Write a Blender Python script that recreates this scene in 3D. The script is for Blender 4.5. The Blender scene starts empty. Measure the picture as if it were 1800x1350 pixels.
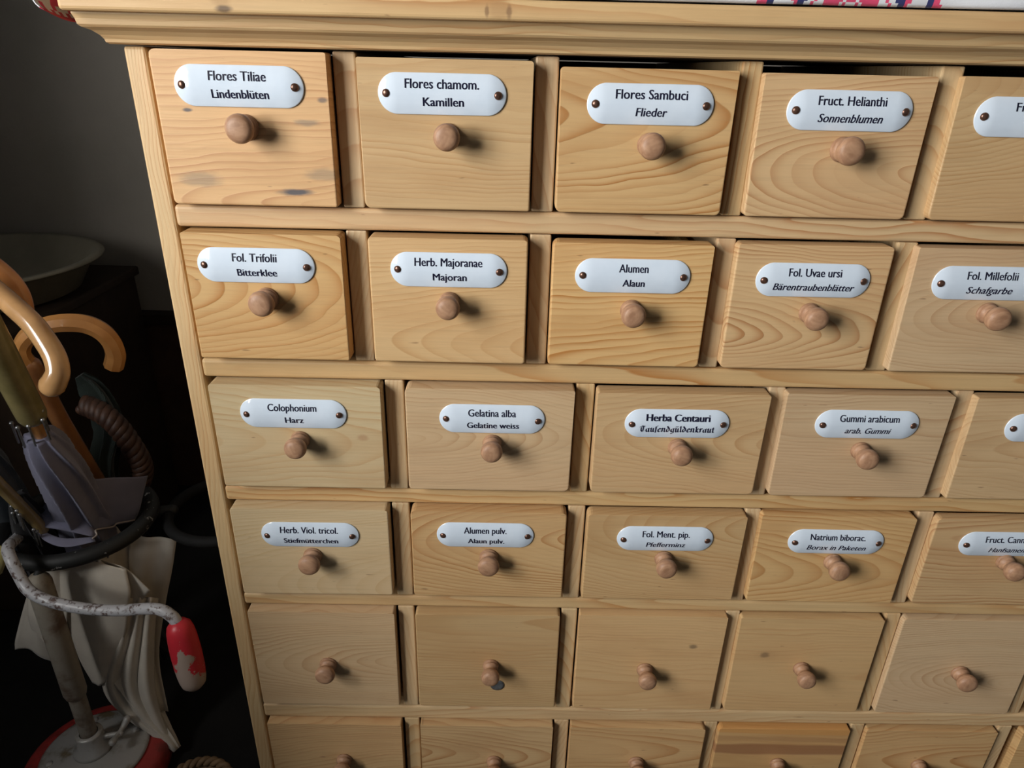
import bpy, bmesh, math, random
from mathutils import Vector, Matrix, Euler
random.seed(7)
SC = bpy.context.scene
COL = SC.collection

# ------------------------------------------------------------------ camera
Z0 = 1.17                      # height of the underside of the cornice
CAM = Vector((0.3198, -0.6365, Z0 - 0.0093))
RT = Vector((0.99976024, -0.00201552, 0.0218036))
DN = Vector((0.01899712, -0.41533826, -0.90946862))
FW = Vector((0.01088892, 0.90966481, -0.41520039))
FPX = 1221.0
cd = bpy.data.cameras.new('camera')
cam = bpy.data.objects.new('camera', cd)
COL.objects.link(cam)
cd.sensor_width = 36.0
cd.lens = 36.0 * FPX / 1800.0
cd.clip_start = 0.02
cam.matrix_world = Matrix(((RT.x, -DN.x, -FW.x, CAM.x), (RT.y, -DN.y, -FW.y, CAM.y), (RT.z, -DN.z, -FW.z, CAM.z), (0, 0, 0, 1)))
SC.camera = cam

# ------------------------------------------------------------------ light
SC.view_settings.view_transform = 'Standard'
SC.view_settings.look = 'None'
SC.view_settings.gamma = 1.0
SC.view_settings.exposure = 0.0
SC.view_settings.use_curve_mapping = False
w = bpy.data.worlds.new('world')
SC.world = w
w.use_nodes = True
w.node_tree.nodes['Background'].inputs['Color'].default_value = (0.88, 0.94, 1.0, 1)
w.node_tree.nodes['Background'].inputs['Strength'].default_value = 0.08
ld = bpy.data.lights.new('window_daylight', 'AREA')
ld.shape = 'RECTANGLE'
ld.size = 1.2
ld.size_y = 1.2
ld.energy = 112.0
ld.color = (1.0, 0.99, 0.97)
lo = bpy.data.objects.new('window_daylight', ld)
COL.objects.link(lo)
lo.location = (-1.16, -1.30, 1.56)
lo.rotation_euler = (0, -math.pi / 2, 0)

# ------------------------------------------------------------------ helpers
def at(u, v, Y):
    """the point of the vertical plane y=Y that lies on the sight line through (u, v)"""
    d = RT * ((u - 900) / FPX) + DN * ((v - 675) / FPX) + FW
    return CAM + d * ((Y - CAM.y) / d.y)

def obj(name, bm, mat=None, parent=None, loc=None, smooth=False, rot=None):
    bmesh.ops.recalc_face_normals(bm, faces=bm.faces)
    me = bpy.data.meshes.new(name)
    bm.to_mesh(me)
    bm.free()
    if mat is not None:
        for m in (mat if isinstance(mat, (list, tuple)) else [mat]):
            me.materials.append(m)
    if smooth:
        for p in me.polygons:
            p.use_smooth = True
    o = bpy.data.objects.new(name, me)
    COL.objects.link(o)
    if parent is not None:
        o.parent = parent
    if loc is not None:
        o.location = loc
    if rot is not None:
        o.rotation_euler = rot
    return o

def tag(o, label=None, cat=None, group=None, kind=None):
    if label: o['label'] = label
    if cat: o['category'] = cat
    if group: o['group'] = group
    if kind: o['kind'] = kind
    return o

def thing(name, loc, label, cat, group=None):
    o = bpy.data.objects.new(name, None)
    o.empty_display_size = 0.05
    COL.objects.link(o)
    o.location = loc
    return tag(o, label, cat, group)

def box_into(bm, x0, x1, y0, y1, z0, z1, bev=0.0, seg=2):
    r = bmesh.ops.create_cube(bm, size=1.0)
    for v in r['verts']:
        v.co = Vector(((x0 + x1) / 2 + v.co.x * (x1 - x0), (y0 + y1) / 2 + v.co.y * (y1 - y0), (z0 + z1) / 2 + v.co.z * (z1 - z0)))
    if bev > 0:
        es = set()
        for v in r['verts']:
            es.update(v.link_edges)
        bmesh.ops.bevel(bm, geom=list(es), offset=bev, segments=seg, profile=0.5, affect='EDGES')

def box(name, x0, x1, y0, y1, z0, z1, mat, parent=None, bev=0.0, seg=2, base=Vector((0, 0, 0)), smooth=False):
    """box whose origin is its own centre, so wood grain differs from piece to piece"""
    c = Vector(((x0 + x1) / 2, (y0 + y1) / 2, (z0 + z1) / 2))
    bm = bmesh.new()
    box_into(bm, x0 - c.x, x1 - c.x, y0 - c.y, y1 - c.y, z0 - c.z, z1 - c.z, bev, seg)
    return obj(name, bm, mat, parent, c - base, smooth)

def smooth_path(pts, n=6):
    P = [Vector(p) for p in pts]
    P = [P[0] * 2 - P[1]] + P + [P[-1] * 2 - P[-2]]
    out = []
    for i in range(1, len(P) - 2):
        for k in range(n):
            t = k / n
            a, b, c, d = P[i - 1], P[i], P[i + 1], P[i + 2]
            out.append(0.5 * ((2 * b) + (c - a) * t + (2 * a - 5 * b + 4 * c - d) * t * t + (3 * b - a - 3 * c + d) * t ** 3))
    out.append(P[-2])
    return out

def tube_into(bm, path, rad, seg=16, round_ends=True, phase=0.0, mi=0):
    n = len(path)
    R = rad if callable(rad) else (lambda t: rad)
    tang = [(path[min(i + 1, n - 1)] - path[max(i - 1, 0)]).normalized() for i in range(n)]
    ref = tang[0].orthogonal().normalized()
    rings = []
    stations = []
    if round_ends:
        r0 = R(0.0)
        for a in (80, 55, 28):
            stations.append((path[0] - tang[0] * r0 * math.sin(math.radians(a)), tang[0], r0 * math.cos(math.radians(a))))
    for i in range(n):
        stations.append((path[i], tang[i], R(i / (n - 1))))
    if round_ends:
        r1 = R(1.0)
        for a in (28, 55, 80):
            stations.append((path[-1] + tang[-1] * r1 * math.sin(math.radians(a)), tang[-1], r1 * math.cos(math.radians(a))))
    for c, t, r in stations:
        ref = (ref - t * ref.dot(t)).normalized()
        bi = t.cross(ref)
        rings.append([bm.verts.new(c + (ref * math.cos(2 * math.pi * k / seg + phase) + bi * math.sin(2 * math.pi * k / seg + phase)) * r) for k in range(seg)])
    for a, b in zip(rings, rings[1:]):
        for k in range(seg):
            f = bm.faces.new((a[k], a[(k + 1) % seg], b[(k + 1) % seg], b[k]))
            f.material_index = mi
    for rg in (rings[0], rings[-1]):
        f = bm.faces.new(rg)
        f.material_index = mi

def tube(name, pts, rad, mat, parent=None, seg=16, n=6, base=Vector((0, 0, 0)), smooth=True, raw=False, phase=0.0):
    bm = bmesh.new()
    path = [Vector(p) for p in pts] if raw else smooth_path(pts, n)
    tube_into(bm, [p - base for p in path], rad, seg, True, phase)
    return obj(name, bm, mat, parent, None, smooth)

def lathe_into(bm, prof, seg=32, M=None):
    """prof: (radius, height) along +Z, then moved by M"""
    M = M or Matrix.Identity(4)
    rings = []
    for r, h in prof:
        if r < 1e-5:
            rings.append([bm.verts.new(M @ Vector((0, 0, h)))])
        else:
            rings.append([bm.verts.new(M @ Vector((r * math.cos(2 * math.pi * k / seg), r * math.sin(2 * math.pi * k / seg), h))) for k in range(seg)])
    for a, b in zip(rings, rings[1:]):
        for k in range(seg):
            k2 = (k + 1) % seg
            if len(a) == 1 and len(b) == 1: continue
            if len(a) == 1: bm.faces.new((a[0], b[k], b[k2]))
            elif len(b) == 1: bm.faces.new((a[k], a[k2], b[0]))
            else: bm.faces.new((a[k], a[k2], b[k2], b[k]))

def torus_into(bm, c, R, r, seg=64, ms=14):
    rg = []
    for i in range(seg):
        a = 2 * math.pi * i / seg
        rg.append([bm.verts.new(c + Vector((math.cos(a) * (R + r * math.cos(2 * math.pi * k / ms)), math.sin(a) * (R + r * math.cos(2 * math.pi * k / ms)), r * math.sin(2 * math.pi * k / ms)))) for k in range(ms)])
    for i in range(seg):
        a, b = rg[i], rg[(i + 1) % seg]
        for k in range(ms):
            bm.faces.new((a[k], a[(k + 1) % ms], b[(k + 1) % ms], b[k]))

def sheet_into(bm, rows, n=10, m=10, th=0.0016, ripple=0.0, freq=3.0, mi=0):
    """cloth through a grid of control points, given a thickness"""
    from_rows = [smooth_path(r, max(2, n // (len(r) - 1))) for r in rows]
    L = min(len(r) for r in from_rows)
    cols = [smooth_path([r[i] for r in from_rows], max(2, m // (len(rows) - 1))) for i in range(L)]
    H = len(cols[0])
    P = [[cols[i][j].copy() for j in range(H)] for i in range(L)]
    nv = [[None] * H for _ in range(L)]
    for i in range(L):
        for j in range(H):
            du = P[min(i + 1, L - 1)][j] - P[max(i - 1, 0)][j]
            dv = P[i][min(j + 1, H - 1)] - P[i][max(j - 1, 0)]
            nn = du.cross(dv)
            nv[i][j] = nn.normalized() if nn.length > 1e-12 else Vector((0, -1, 0))
    A = []; B = []
    for i in range(L):
        ra = []; rb = []
        for j in range(H):
            q = P[i][j] + nv[i][j] * (ripple * math.sin(freq * 2 * math.pi * i / L + 0.7 * math.sin(4 * j / H)))
            ra.append(bm.verts.new(q + nv[i][j] * th / 2)); rb.append(bm.verts.new(q - nv[i][j] * th / 2))
        A.append(ra); B.append(rb)
    def F(*v):
        f = bm.faces.new(v); f.material_index = mi
    for i in range(L - 1):
        for j in range(H - 1):
            F(A[i][j], A[i + 1][j], A[i + 1][j + 1], A[i][j + 1]); F(B[i][j + 1], B[i + 1][j + 1], B[i + 1][j], B[i][j])
        F(A[i][0], B[i][0], B[i + 1][0], A[i + 1][0]); F(A[i][-1], A[i + 1][-1], B[i + 1][-1], B[i][-1])
    for j in range(H - 1):
        F(A[0][j], A[0][j + 1], B[0][j + 1], B[0][j]); F(A[-1][j], B[-1][j], B[-1][j + 1], A[-1][j + 1])

def canopy_into(bm, secs, folds=8, amp=0.2, twist=1.2, seg=96, sub=5, sharp=0.6):
    """closed umbrella cloth: star shaped sections along a bent axis. secs: (point, radius)"""
    pts = smooth_path([s[0] for s in secs], sub)
    rs = smooth_path([Vector((s[1], 0, 0)) for s in secs], sub)
    n = len(pts)
    ref = None
    rings = []
    for i in range(n):
        t = (pts[min(i + 1, n - 1)] - pts[max(i - 1, 0)]).normalized()
        ref = (ref - t * ref.dot(t)).normalized() if ref else t.orthogonal().normalized()
        bi = t.cross(ref)
        s = i / (n - 1)
        R = max(rs[i].x, 0.002)
        rg = []
        for k in range(seg):
            a = 2 * math.pi * k / seg
            ph = (a * folds / (2 * math.pi) + twist * s) % 1.0
            saw = ph if ph < 0.82 else (1 - ph) * 0.82 / 0.18
            rr = R * (1 - amp + amp * 1.35 * saw ** (1 + sharp) + 0.05 * math.sin(3 * a + 5 * s))
            rg.append(bm.verts.new(pts[i] + (ref * math.cos(a) + bi * math.sin(a)) * rr))
        rings.append(rg)
    for a, b in zip(rings, rings[1:]):
        for k in range(seg):
            bm.faces.new((a[k], a[(k + 1) % seg], b[(k + 1) % seg], b[k]))
    bm.faces.new(rings[0]); bm.faces.new(rings[-1])

# ------------------------------------------------------------------ materials
class NT:
    def __init__(s, name):
        s.m = bpy.data.materials.new(name)
        s.m.use_nodes = True
        s.t = s.m.node_tree
        s.b = s.t.nodes['Principled BSDF']
    def n(s, typ, **kw):
        nd = s.t.nodes.new(typ)
        for k, v in kw.items(): setattr(nd, k, v)
        return nd
    def put(s, a, sock):
        if hasattr(a, 'links'): s.t.links.new(a, sock)
        elif a is not None: sock.default_value = a
    def math(s, op, a, b=None, c=None, clamp=False):
        nd = s.n('ShaderNodeMath', operation=op); nd.use_clamp = clamp
        s.put(a, nd.inputs[0]); s.put(b, nd.inputs[1]); s.put(c, nd.inputs[2])
        return nd.outputs[0]
    def xyz(s, x, y, z):
        nd = s.n('ShaderNodeCombineXYZ')
        s.put(x, nd.inputs[0]); s.put(y, nd.inputs[1]); s.put(z, nd.inputs[2])
        return nd.outputs[0]
    def noise(s, vec, scale=1.0, detail=2.0, rough=0.5):
        nd = s.n('ShaderNodeTexNoise')
        s.put(vec, nd.inputs['Vector']); nd.inputs['Scale'].default_value = scale
        nd.inputs['Detail'].default_value = detail; nd.inputs['Roughness'].default_value = rough
        return nd.outputs['Fac']
    def mix(s, f, a, b, mode='MIX'):
        nd = s.n('ShaderNodeMix', data_type='RGBA', blend_type=mode)
        s.put(f, nd.inputs['Factor'])
        for v, i in ((a, 6), (b, 7)):
            if isinstance(v, tuple) and len(v) == 3: v = (*v, 1)
            s.put(v, nd.inputs[i])
        return nd.outputs[2]
    def ramp(s, f, lo, hi):
        nd = s.n('ShaderNodeMapRange', interpolation_type='SMOOTHSTEP')
        s.put(f, nd.inputs[0]); nd.inputs[1].default_value = lo; nd.inputs[2].default_value = hi
        return nd.outputs[0]
    def bump(s, h, dist, strength=0.5):
        nd = s.n('ShaderNodeBump'); nd.inputs['Distance'].default_value = dist
        nd.inputs['Strength'].default_value = strength
        s.put(h, nd.inputs['Height']); s.t.links.new(nd.outputs[0], s.b.inputs['Normal'])
    def out(s, col, rough=0.5, spec=0.5, metal=0.0):
        if isinstance(col, tuple) and len(col) == 3: col = (*col, 1)
        s.put(col, s.b.inputs['Base Color']); s.put(rough, s.b.inputs['Roughness'])
        s.b.inputs['Specular IOR Level'].default_value = spec; s.b.inputs['Metallic'].default_value = metal
        return s.m

def flat(name, col, rough=0.5, spec=0.5, metal=0.0, var=0.12, sc=30.0):
    k = NT(name)
    tc = k.n('ShaderNodeTexCoord').outputs['Object']
    f = k.noise(tc, sc, 4.0)
    c = k.mix(k.ramp(f, 0.3, 0.7), tuple(x * (1 - var) for x in col), tuple(min(1, x * (1 + var)) for x in col))
    return k.out(c, rough, spec, metal)

def pine(name, axis='x', base=(0.60, 0.395, 0.19), late=(0.41, 0.19, 0.063), lam=0.95, stains=(), stripe=None, ring=250.0, tone=0.16, tscale=0.5):
    k = NT(name)
    tc = k.n('ShaderNodeTexCoord').outputs['Object']
    sp = k.n('ShaderNodeSeparateXYZ'); k.t.links.new(tc, sp.inputs[0])
    X, Y, Z = sp.outputs
    a, b = (X, Z) if axis == 'x' else (Z, X)
    R = k.n('ShaderNodeObjectInfo').outputs['Random']
    wn = k.n('ShaderNodeTexWhiteNoise', noise_dimensions='1D'); k.put(R, wn.inputs['W'])
    sr = k.n('ShaderNodeSeparateXYZ'); k.t.links.new(wn.outputs['Color'], sr.inputs[0])
    r1, r2, r3 = sr.outputs
    a2 = k.math('MULTIPLY_ADD', r1, 9.0, a)
    warp = k.noise(k.xyz(k.math('MULTIPLY', a2, 5.0), k.math('MULTIPLY', b, 13.0), k.math('MULTIPLY', r2, 30.0)), 1.0, 2.0)
    warp2 = k.noise(k.xyz(k.math('MULTIPLY', a2, 22.0), k.math('MULTIPLY', b, 60.0), r3), 1.0, 2.0)
    b2 = k.math('ADD', k.math('MULTIPLY_ADD', r2, 0.13, b), -0.065)
    b2 = k.math('ADD', b2, k.math('MULTIPLY_ADD', warp, 0.036, -0.018))
    b2 = k.math('ADD', b2, k.math('MULTIPLY_ADD', warp2, 0.004, -0.002))
    tilt = k.math('MULTIPLY_ADD', R, tscale, -tscale / 2)
    c2 = k.math('ADD', k.math('MULTIPLY_ADD', r3, 0.05, 0.022), k.math('MULTIPLY', tilt, a))
    c2 = k.math('ADD', c2, k.math('MULTIPLY', Y, 0.6))
    rr = k.math('SQRT', k.math('ADD', k.math('MULTIPLY', b2, b2), k.math('MULTIPLY', c2, c2)))
    fr = k.math('FRACT', k.math('MULTIPLY', rr, ring))
    lw = k.math('MULTIPLY', k.math('POWER', fr, 2.6), k.ramp(fr, 1.0, 0.93))
    strength = k.noise(k.xyz(k.math('MULTIPLY', a2, 4.0), k.math('MULTIPLY', rr, 90.0), 0.0), 1.0, 2.0)
    lw = k.math('MULTIPLY', lw, k.math('MULTIPLY', k.ramp(strength, 0.25, 0.75), lam * 1.7), clamp=True)
    fib = k.noise(k.xyz(k.math('MULTIPLY', a2, 14.0), k.math('MULTIPLY', b, 420.0), k.math('MULTIPLY', Y, 420.0)), 1.0, 3.0, 0.6)
    col = k.mix(lw, base, late)
    blot = k.noise(k.xyz(k.math('MULTIPLY', a2, 7.0), k.math('MULTIPLY', b, 26.0), k.math('MULTIPLY', R, 9.0)), 1.0, 3.0)
    col = k.mix(k.math('MULTIPLY', k.ramp(blot, 0.45, 0.78), 0.7), col, tuple(l * 0.45 + bb * 0.5 for l, bb in zip(late, base)))
    bl2 = k.noise(k.xyz(k.math('MULTIPLY', a2, 3.0), k.math('MULTIPLY', b, 9.0), k.math('MULTIPLY', r1, 9.0)), 1.0, 1.0)
    col = k.mix(k.math('MULTIPLY', k.ramp(bl2, 0.4, 0.75), 0.35), col, (base[0] * 1.02, base[1] * 0.9, base[2] * 0.86))
    col = k.mix(k.math('MULTIPLY', k.ramp(fib, 0.42, 0.75), 0.22), col, tuple(x * 0.62 for x in base))
    nick = k.noise(k.xyz(k.math('MULTIPLY', a2, 60.0), k.math('MULTIPLY', b, 260.0), k.math('MULTIPLY', r2, 40.0)), 1.0, 1.0)
    col = k.mix(k.math('MULTIPLY', k.ramp(nick, 0.76, 0.84), 0.6), col, (0.13, 0.065, 0.03))
    # tone from piece to piece
    hv = k.n('ShaderNodeHueSaturation'); k.put(col, hv.inputs['Color'])
    k.put(k.math('MULTIPLY_ADD', r2, tone, 1.0 - tone / 2), hv.inputs['Value'])
    k.put(k.math('MULTIPLY_ADD', r3, 0.16, 0.92), hv.inputs['Saturation'])
    col = hv.outputs[0]
    def ell(cx, cz, rx, rz, soft=0.5):
        wob = k.math('MULTIPLY_ADD', k.noise(k.xyz(k.math('MULTIPLY', X, 90.0), k.math('MULTIPLY', Z, 260.0), 0.0), 1.0, 2.0), 0.9, -0.45)
        dx = k.math('MULTIPLY', k.math('SUBTRACT', X, cx), 1.0 / rx); dz = k.math('MULTIPLY', k.math('SUBTRACT', Z, cz), 1.0 / rz)
        d = k.math('ADD', k.math('SQRT', k.math('ADD', k.math('MULTIPLY', dx, dx), k.math('MULTIPLY', dz, dz))), wob)
        return k.ramp(d, 1.0 + soft, 1.0 - soft)
    for (cx, cz, rx, rz, s, c) in stains:
        col = k.mix(k.math('MULTIPLY', ell(cx, cz, rx, rz), s), col, c)
    if stripe:
        for (z0, z1, c, s) in stripe:
            wob = k.math('MULTIPLY_ADD', warp, 0.02, -0.01)
            zz = k.math('ADD', Z, wob)
            f = k.math('MULTIPLY', k.ramp(zz, z0 - 0.002, z0 + 0.002), k.ramp(zz, z1 + 0.002, z1 - 0.002))
            col = k.mix(k.math('MULTIPLY', f, s), col, c)
    k.bump(k.math('ADD', k.math('MULTIPLY', fib, 0.6), k.math('MULTIPLY', lw, 0.4)), 0.0006, 0.5)
    return k.out(col, k.math('MULTIPLY_ADD', fib, 0.16, 0.42), 0.4)

M = {}
M['pine'] = pine('waxed_pine')
M['pine_pale'] = pine('pale_waxed_pine', base=(0.585, 0.405, 0.22), late=(0.42, 0.225, 0.092), lam=0.6, ring=300.0)
M['pine_grey'] = pine('greyish_pine', base=(0.575, 0.445, 0.275), late=(0.44, 0.28, 0.13), lam=0.5, ring=300.0)  # paler, greyer base colour with weaker grain
M['pine_up'] = pine('waxed_pine_upright', 'z', base=(0.575, 0.42, 0.235), lam=0.6, ring=330.0)
M['pine_rail'] = pine('waxed_pine_rail', base=(0.575, 0.40, 0.205), lam=0.8, ring=300.0, tscale=0.06)
M['pine_top'] = pine('waxed_pine_top', base=(0.60, 0.405, 0.195), lam=0.6, ring=220.0,
    tscale=0.05, stains=((-0.591, 0.003, 0.007, 0.006, 0.6, (0.40, 0.24, 0.10)), (-0.590, -0.004, 0.006, 0.0022, 0.85, (0.10, 0.06, 0.035)), (-0.379, 0.0, 0.009, 0.0065, 0.5, (0.40, 0.23, 0.10)), (-0.372, -0.001, 0.002, 0.005, 0.6, (0.16, 0.08, 0.04)), (-0.389, -0.001, 0.0015, 0.004, 0.6, (0.16, 0.08, 0.04))))
M['pine_mould'] = pine('waxed_pine_moulding', base=(0.60, 0.415, 0.21), lam=0.6, ring=220.0, tscale=0.05)
GREY = (0.085, 0.085, 0.095)
M['pine_stain'] = pine('grey_stained_pine', base=(0.62, 0.365, 0.15), late=(0.42, 0.18, 0.055), lam=0.62, ring=200.0,
    stains=((0.036, -0.0495, 0.013, 0.0026, 0.95, GREY), (-0.045, -0.040, 0.016, 0.006, 0.5, (0.2, 0.17, 0.13)), (0.062, -0.034, 0.014, 0.005, 0.5, (0.22, 0.18, 0.13)), (-0.047, 0.016, 0.0035, 0.0016, 0.9, GREY), (0.052, 0.008, 0.010, 0.0024, 0.6, (0.2, 0.17, 0.13)), (0.066, 0.026, 0.004, 0.002, 0.7, GREY)))
M['pine_knot'] = pine('knotty_pine', base=(0.57, 0.455, 0.28), lam=0.45, stains=((0.064, 0.002, 0.0055, 0.0035, 0.6, (0.38, 0.21, 0.11)), (0.061, 0.002, 0.024, 0.014, 0.16, (0.42, 0.24, 0.1))))
M['pine_red'] = pine('red_striped_pine', base=(0.55, 0.34, 0.15), lam=0.55, stripe=((0.066, 0.095, (0.56, 0.27, 0.08), 0.7), (0.030, 0.046, (0.27, 0.12, 0.055), 0.75), (0.052, 0.060, (0.36, 0.19, 0.085), 0.5), (-0.02, 0.0, (0.33, 0.16, 0.07), 0.5)))
M['pine_pin'] = pine('pine_with_knot_at_left', base=(0.58, 0.39, 0.19), lam=0.4, stains=((-0.048, 0.018, 0.005, 0.004, 0.75, (0.16, 0.1, 0.06)), (-0.046, 0.018, 0.012, 0.008, 0.25, (0.4, 0.24, 0.11))))
M['pine_knot_mid'] = pine('pine_with_small_knot', base=(0.59, 0.385, 0.185), lam=0.4, stains=((0.052, 0.030, 0.0045, 0.003, 0.7, (0.15, 0.1, 0.06)),))
M['knob'] = None
k = NT('turned_beech')
tc = k.n('ShaderNodeTexCoord').outputs['Object']
sp = k.n('ShaderNodeSeparateXYZ'); k.t.links.new(tc, sp.inputs[0])
f1 = k.noise(k.xyz(k.math('MULTIPLY', sp.outputs[0], 60.0), k.math('MULTIPLY', sp.outputs[1], 400.0), k.math('MULTIPLY', sp.outputs[2], 160.0)), 1.0, 3.0)
f2 = k.noise(tc, 140.0, 2.0)
col = k.mix(k.ramp(f1, 0.3, 0.7), (0.30, 0.162, 0.092), (0.43, 0.25, 0.145))
col = k.mix(k.math('MULTIPLY', k.ramp(f2, 0.5, 0.75), 0.4), col, (0.24, 0.115, 0.06))
k.bump(f1, 0.0004, 0.4)
M['knob'] = k.out(col, 0.5, 0.4)
k = NT('white_enamel')
tc = k.n('ShaderNodeTexCoord').outputs['Object']
M['enamel'] = k.out(k.mix(k.ramp(k.noise(tc, 60.0, 2.0), 0.3, 0.7), (0.64, 0.73, 0.83), (0.68, 0.765, 0.86)), 0.09, 0.6)
k.b.inputs['Coat Weight'].default_value = 0.6
k.b.inputs['Coat Roughness'].default_value = 0.04
M['ink'] = flat('dark_blue_enamel', (0.018, 0.018, 0.045), 0.25, 0.5)
M['screw'] = flat('browned_brass', (0.16, 0.085, 0.06), 0.3, 0.6, 0.7, 0.3, 400.0)
M['steel'] = flat('dull_steel', (0.32, 0.33, 0.34), 0.35, 0.5, 0.8, 0.2, 200.0)
M['dark_gap'] = flat('dark_old_board', (0.10, 0.065, 0.035), 0.8, 0.2)

def cane(name, c1, c2, rough=0.22, sc=30.0):
    k = NT(name)
    tc = k.n('ShaderNodeTexCoord').outputs['Object']
    f = k.noise(tc, sc, 3.0); g = k.noise(tc, 9.0, 2.0)
    c = k.mix(k.ramp(f, 0.3, 0.7), c1, c2)
    c = k.mix(k.math('MULTIPLY', k.ramp(g, 0.5, 0.8), 0.4), c, tuple(x * 0.45 for x in c1))
    m = k.out(c, rough, 0.5)
    k.b.inputs['Coat Weight'].default_value = 0.8
    k.b.inputs['Coat Roughness'].default_value = 0.10
    return m
M['cane'] = cane('varnished_cane', (0.38, 0.21, 0.085), (0.52, 0.29, 0.12))
M['cane_orange'] = cane('orange_varnished_wood', (0.45, 0.20, 0.055), (0.55, 0.26, 0.08), 0.35)
M['cane_red'] = cane('reddish_varnished_wood', (0.40, 0.16, 0.05), (0.5, 0.21, 0.07), 0.35)
M['shaft_brown'] = cane('red_brown_shaft', (0.26, 0.105, 0.035), (0.34, 0.145, 0.05), 0.4)
M['olive'] = cane('olive_grip', (0.17, 0.14, 0.055), (0.24, 0.20, 0.085), 0.45)
M['shaft_olive'] = cane('yellowed_shaft', (0.26, 0.18, 0.07), (0.36, 0.26, 0.11), 0.4)
M['plait'] = cane('dark_plaited_cane', (0.030, 0.012, 0.007), (0.065, 0.027, 0.013), 0.6, 90.0)
M['plait'].node_tree.nodes['Principled BSDF'].inputs['Coat Weight'].default_value = 0.0

def cloth(name, col, var=0.12, rough=0.85, weave=900.0):
    k = NT(name)
    tc = k.n('ShaderNodeTexCoord').outputs['Object']
    f = k.noise(tc, 14.0, 3.0)
    wv = k.noise(tc, weave, 1.0)
    k.bump(wv, 0.0004, 0.3)
    m = k.out(k.mix(k.ramp(f, 0.3, 0.7), tuple(x * (1 - var) for x in col), tuple(x * (1 + var) for x in col)), rough, 0.25)
    k.b.inputs['Sheen Weight'].default_value = 0.15
    return m
M['purple'] = cloth('violet_grey_cloth', (0.19, 0.19, 0.265))
M['hem'] = cloth('pale_hem_thread', (0.42, 0.36, 0.33))
M['beige'] = cloth('beige_cloth', (0.62, 0.57, 0.49), 0.08)
M['black'] = cloth('black_cloth', (0.018, 0.018, 0.02), 0.3)
M['bluegrey'] = cloth('blue_grey_cloth', (0.10, 0.12, 0.14), 0.2)
M['green'] = cloth('dark_green_cloth', (0.010, 0.016, 0.013), 0.3)
M['yellow'] = cloth('yellow_cloth', (0.5, 0.43, 0.16), 0.15)
M['linen'] = cloth('white_linen', (0.72, 0.73, 0.76), 0.05)
M['pink'] = cloth('pink_red_stitching', (0.70, 0.07, 0.16), 0.2)
M['navy'] = cloth('navy_stitching', (0.03, 0.035, 0.13), 0.2)
M['redcloth'] = cloth('red_woven_border', (0.55, 0.045, 0.08), 0.2)

def chipped(name, c1, c2, lo, hi, sc=40.0, rough=0.45, metal=0.0):
    k = NT(name)
    tc = k.n('ShaderNodeTexCoord').outputs['Object']
    f = k.noise(tc, sc, 5.0, 0.6)
    h = k.ramp(f, lo, hi)
    k.bump(h, 0.0006, 0.5)
    return k.out(k.mix(h, c1, c2), rough, 0.5, metal)
M['iron'] = chipped('black_painted_iron', (0.012, 0.013, 0.013), (0.28, 0.28, 0.27), 0.63, 0.66, 70.0, 0.6)
M['iron_dark'] = flat('dull_black_iron', (0.010, 0.010, 0.010), 0.75, 0.2)
M['rod'] = chipped('worn_silver_paint', (0.50, 0.50, 0.52), (0.13, 0.09, 0.08), 0.50, 0.64, 130.0, 0.35)
M['pole'] = chipped('rusty_grey_pole', (0.30, 0.27, 0.22), (0.15, 0.10, 0.07), 0.45, 0.7, 25.0, 0.6)
M['redpaint'] = chipped('red_painted_iron', (0.42, 0.04, 0.035), (0.24, 0.03, 0.025), 0.45, 0.65, 30.0, 0.5)
M['plate'] = chipped('dull_grey_metal', (0.48, 0.47, 0.45), (0.22, 0.17, 0.10), 0.5, 0.68, 22.0, 0.42, 0.25)
k = NT('worn_red_grip')
tc = k.n('ShaderNodeTexCoord').outputs['Object']
sp = k.n('ShaderNodeSeparateXYZ'); k.t.links.new(tc, sp.inputs[0])
f = k.noise(tc, 45.0, 5.0, 0.65)
g = k.math('ADD', k.math('MULTIPLY', k.math('SUBTRACT', f, 0.5), 2.4), k.math('MULTIPLY', k.math('ADD', sp.outputs[2], 0.000), -14.0))
ex = k.math('MULTIPLY', k.math('ABSOLUTE', k.math('SUBTRACT', sp.outputs[0], 0.002)), 46.0)
wornf = k.ramp(k.math('SUBTRACT', g, ex), -0.55, -0.45)
M['grip'] = k.out(k.mix(wornf, (0.62, 0.03, 0.045), (0.46, 0.36, 0.30)), 0.4, 0.5)
k.bump(wornf, 0.0005, 0.5)

def room(name, c1, c2, sc=3.0, rough=0.9):
    k = NT(name)
    tc = k.n('ShaderNodeTexCoord').outputs['Object']
    f = k.noise(tc, sc, 5.0, 0.6)
    k.bump(k.noise(tc, 120.0, 3.0), 0.002, 0.2)
    return k.out(k.mix(k.ramp(f, 0.3, 0.7), c1, c2), rough, 0.2)
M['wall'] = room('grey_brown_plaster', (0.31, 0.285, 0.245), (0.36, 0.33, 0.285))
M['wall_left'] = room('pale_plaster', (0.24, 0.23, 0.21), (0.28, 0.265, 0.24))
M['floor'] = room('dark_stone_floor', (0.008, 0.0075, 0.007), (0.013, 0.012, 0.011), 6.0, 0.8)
M['darkwood'] = room('dark_stained_wood', (0.030, 0.020, 0.014), (0.045, 0.028, 0.018), 12.0, 0.6)
M['redwood'] = room('dark_red_brown_wood', (0.07, 0.04, 0.028), (0.10, 0.055, 0.036), 12.0, 0.6)
M['cream'] = room('cream_enamel_ware', (0.22, 0.20, 0.145), (0.27, 0.24, 0.175), 10.0, 0.45)
M['wicker'] = room('brown_wicker', (0.16, 0.10, 0.055), (0.22, 0.14, 0.075), 60.0, 0.6)
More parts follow.
